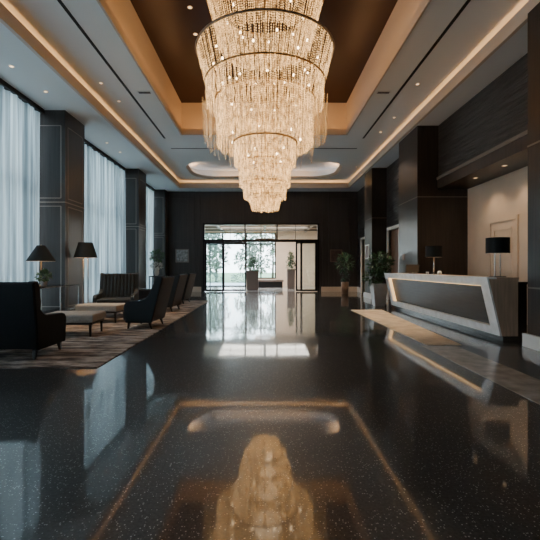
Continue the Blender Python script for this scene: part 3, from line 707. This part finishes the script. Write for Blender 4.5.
MB().tube([(0,0,hz(1.5)),(0,0,DARK)], .02).build('rod', M['brass'], ch); MB().lathe([(.3,DARK-.06),(.3,DARK)], n=32).build('ceiling_plate', M['brass'], ch)
bl = MB().lathe([(0,-.03),(.017,-.018),(.021,0),(.013,.02),(0,.035)], n=10)
first = None
for (Rr, h, n) in ((.8,5.2,8),(1.1,4.36,10),(.9,4.28,6),(.95,3.68,11),(.75,2.72,7),(.42,2.3,4)):
    for k in range(n):
        a = 2*PI*k/n + h*3; p = (Rr*math.cos(a), Rr*math.sin(a), hz(h))
        if first is None: first = bl.build('bulb', M['bulb'], ch, smooth=True); o = first
        else: o = first.copy(); C.objects.link(o)
        o.location = p

# ------------------------------------------------------------------ ceiling fittings
dl0 = None
def downlight(x, y, z, lab):
    global dl0
    if dl0 is None:
        t = thing('recessed_downlight', lab, 'downlight', (x,y,z), 0, 'recessed ceiling downlights'); dl0 = t
        m = MB(); m.lathe([(.034,-.002),(.055,-.008),(.06,0)], n=24, cap=False); m.build('trim_ring', M['whitetrim'], t, smooth=True)
        MB().lathe([(0,-.003),(.034,-.003)], n=20, cap=False).build('lens', M['dl'], t)
    else: dup(dl0, (x,y,z), None, lab)
downlight(-4.86, 7.7, SOF, 'recessed downlight above the first sheer curtain, nearest the picture edge')
downlight(-4.80, 8.8, SOF, 'recessed downlight in the window-side soffit just before the first column')
downlight(-4.87, 12.4, SOF, 'recessed downlight in the window-side soffit just past the first column')
downlight(-4.82, 13.4, SOF, 'recessed downlight in the window-side soffit midway between the dark columns')
downlight(-3.75, 9.2, MAIN, 'ceiling downlight between the left black slot and left glowing cove, nearer one')
downlight(-3.70, 10.2, MAIN, 'ceiling downlight between the left black slot and left glowing cove, farther one')
downlight(3.55, 9.25, MAIN, 'ceiling downlight right of the right black slot, first and largest')
downlight(3.68, 11.3, MAIN, 'ceiling downlight beside the right glowing cove, second in its row')
downlight(3.64, 12.5, MAIN, 'ceiling downlight beside the right glowing cove, third in its row')
downlight(3.88, 16.8, MAIN, 'ceiling downlight at the far right corner by the octagonal recess')
downlight(-1.62, 8.75, DARK, 'tiny spotlight in the dark coffer, left of the chandelier top')
downlight(-1.67, 9.75, DARK, 'tiny spotlight in the dark coffer, farther one beside the chandelier ring')
for y, lab in ((7.55,'downlight under the wood bulkhead over the desk, nearest'), (8.4,'downlight under the wood bulkhead over the desk, middle one'), (9.55,'downlight under the wood bulkhead over the desk, farthest by the column')):
    downlight(5.05, y, BK, lab)
def vent(x, y, lab):
    t = thing('ceiling_vent', lab, 'vent', (x,y,MAIN), 0, 'small ceiling fittings by the coffer')
    MB().box(-.17,.17,-.07,.07,-.02,0).build('cover', M['soffit'], t, bevel=.008)
    m = MB()
    for k in range(3): m.box(-.14,.14,-.045+.035*k,-.03+.035*k,-.026,-.02)
    m.build('grille', M['metal_dark'], t)
vent(-2.88, 9.65, 'small rectangular ceiling vent left of the coffer'); vent(2.88, 9.65, 'small rectangular ceiling vent right of the coffer')
def slot(x0, x1, y0, y1, lab):
    o = MB().box(x0, x1, y0, y1, MAIN-.008, MAIN-.002).build('slot_diffuser', M['black']); tag(o, lab, 'slot diffuser', 'black linear slots in the ceiling')
slot(-3.28, -3.22, -2.5, 13.1, 'long black linear slot in the ceiling left of the coffer'); slot(3.22, 3.28, -2.5, 13.1, 'long black linear slot in the ceiling right of the coffer')
slot(-3.3, 3.3, 14.18, 14.24, 'black linear slot crossing the ceiling before the octagonal recess')

# ------------------------------------------------------------------ lights
def area(name, loc, target, sx, sy, e, col):
    l = bpy.data.lights.new(name, 'AREA'); l.shape = 'RECTANGLE'; l.size = sx; l.size_y = sy; l.energy = e; l.color = col
    o = bpy.data.objects.new(name, l); C.objects.link(o); o.location = loc
    d = Vector(target) - Vector(loc); o.rotation_euler = d.to_track_quat('-Z', 'Y').to_euler(); return o
COOL = (.80,.92,1.0)
K_WIN, K_COVE, K_CH = .42, .85, .10
for a, b in bays:
    l = area('window_daylight', (-6.6, (a+b)/2, 2.7), (0, (a+b)/2, 2.7), b-a, 5.2, 34*(b-a)*K_WIN, COOL); l.rotation_euler = (R(90), 0, R(-90))
def strip(name, loc, lx, ly, e, tilt=(0,0), col=(1,.52,.20)):
    l = bpy.data.lights.new(name, 'AREA'); l.shape = 'RECTANGLE'; l.size = lx; l.size_y = ly; l.energy = e*K_COVE; l.color = col
    o = bpy.data.objects.new(name, l); C.objects.link(o); o.location = loc; o.rotation_euler = (PI + tilt[0], tilt[1], 0); return o
strip('cove_strip', (-XLIP-.14, 8.2, SOF+.08), .06, 22, 26); strip('cove_strip', (XLIP+.14, 8.2, SOF+.08), .06, 22, 26); strip('cove_strip', (0, YLIP+.14, SOF+.08), 8.2, .06, 12)
strip('coffer_strip', (-CX-.13, 8.35, MAIN+.06), .06, 8.6, 22); strip('coffer_strip', (CX+.13, 8.35, MAIN+.06), .06, 8.6, 22)
strip('coffer_strip', (0, CY1+.55, MAIN+.06), 5.2, .3, 22); strip('coffer_strip', (0, CY0-.2, MAIN+.06), 5.2, .06, 8)
for sx in (-1, 1): strip('recess_strip', (sx*(OX+.02), 17.5, ZB+.0), .05, 1.4, 6)
strip('recess_strip', (0, OY1+.02, ZB), 4.6, .05, 4); strip('recess_strip', (0, OY0-.02, ZB), 4.6, .05, 4)
for h, e, r in ((5.1,22,.3),(4.15,40,.4),(3.6,30,.35),(3.0,45,.3),(2.3,22,.2),(1.9,16,.15),(1.55,9,.1)):
    l = bpy.data.lights.new('chandelier_glow', 'POINT'); l.energy = e*K_CH; l.color = (1,.72,.44); l.shadow_soft_size = r
    o = bpy.data.objects.new('chandelier_glow', l); C.objects.link(o); o.location = (CHX+.06, CHY, hz(h))
lamp_light('lamp_glow', (-4.38, 7.86, zt+.60), 2.6); lamp_light('lamp_glow', (-4.57, 10.25, 1.62), 2.6)
def spot(loc, e, ang, col=(1,.74,.48), tgt=None):
    l = bpy.data.lights.new('downlight_beam', 'SPOT'); l.energy = e; l.spot_size = R(ang); l.spot_blend = .7; l.color = col; l.shadow_soft_size = .04
    o = bpy.data.objects.new('downlight_beam', l); C.objects.link(o); o.location = loc
    if tgt: o.rotation_euler = (Vector(tgt)-Vector(loc)).to_track_quat('-Z','Y').to_euler()
for y in (7.55, 8.4, 9.55): spot((5.05, y, BK-.02), 15, 110, tgt=(5.3, y, 0))
for y in (9.25, 11.3): spot((3.6, y, MAIN-.02), 260, 38, tgt=(2.9, y-.6, 0))
spot((3.64, 12.5, MAIN-.02), 170, 60, tgt=(3.6, 13.0, 0)); spot((3.88, 16.8, MAIN-.02), 220, 75, tgt=(3.9, 17.4, 0))
for y in (9.2, 10.2): spot((-3.72, y, MAIN-.02), 120, 60, tgt=(-4.4, y+.3, 0))
for y in (8.8, 12.4): spot((-4.8, y, SOF-.02), 60, 70)
a_ = area('vestibule_fill', (0, 23.2, 3.58), (0, 23.2, 0), 5, 3, 190, (1,.90,.80))  # added area fill under the ceiling to brighten the vestibule, no fitting modelled

w = bpy.data.worlds.new('sky'); sc.world = w; w.use_nodes = True; nt = w.node_tree
bg = nt.nodes['Background']; tc = N(nt, 'ShaderNodeTexCoord'); sp = N(nt, 'ShaderNodeSeparateXYZ'); rp = N(nt, 'ShaderNodeValToRGB')
rp.color_ramp.elements[0].position = 0; rp.color_ramp.elements[0].color = (.92,.96,1,1); rp.color_ramp.elements[1].position = .6; rp.color_ramp.elements[1].color = (.62,.78,1,1)
nt.links.new(tc.outputs['Generated'], sp.inputs[0]); nt.links.new(sp.outputs[2], rp.inputs[0]); nt.links.new(rp.outputs[0], bg.inputs[0]); bg.inputs[1].default_value = 5.0

# ------------------------------------------------------------------ camera
cam = bpy.data.cameras.new('camera'); co = bpy.data.objects.new('camera', cam); C.objects.link(co)
co.location = (0, 0, CAM); co.rotation_euler = (R(90), 0, 0); cam.lens = 36*400/540; cam.sensor_width = 36
cam.shift_x = 6/540; cam.shift_y = -2/540; cam.clip_end = 300
sc.camera = co
sc.view_settings.view_transform = 'AgX'; sc.view_settings.look = 'None'; sc.view_settings.exposure = 1.22
sc.cycles.use_denoising = True
sc.cycles.max_bounces = 10; sc.cycles.transparent_max_bounces = 24; sc.cycles.sample_clamp_indirect = 6
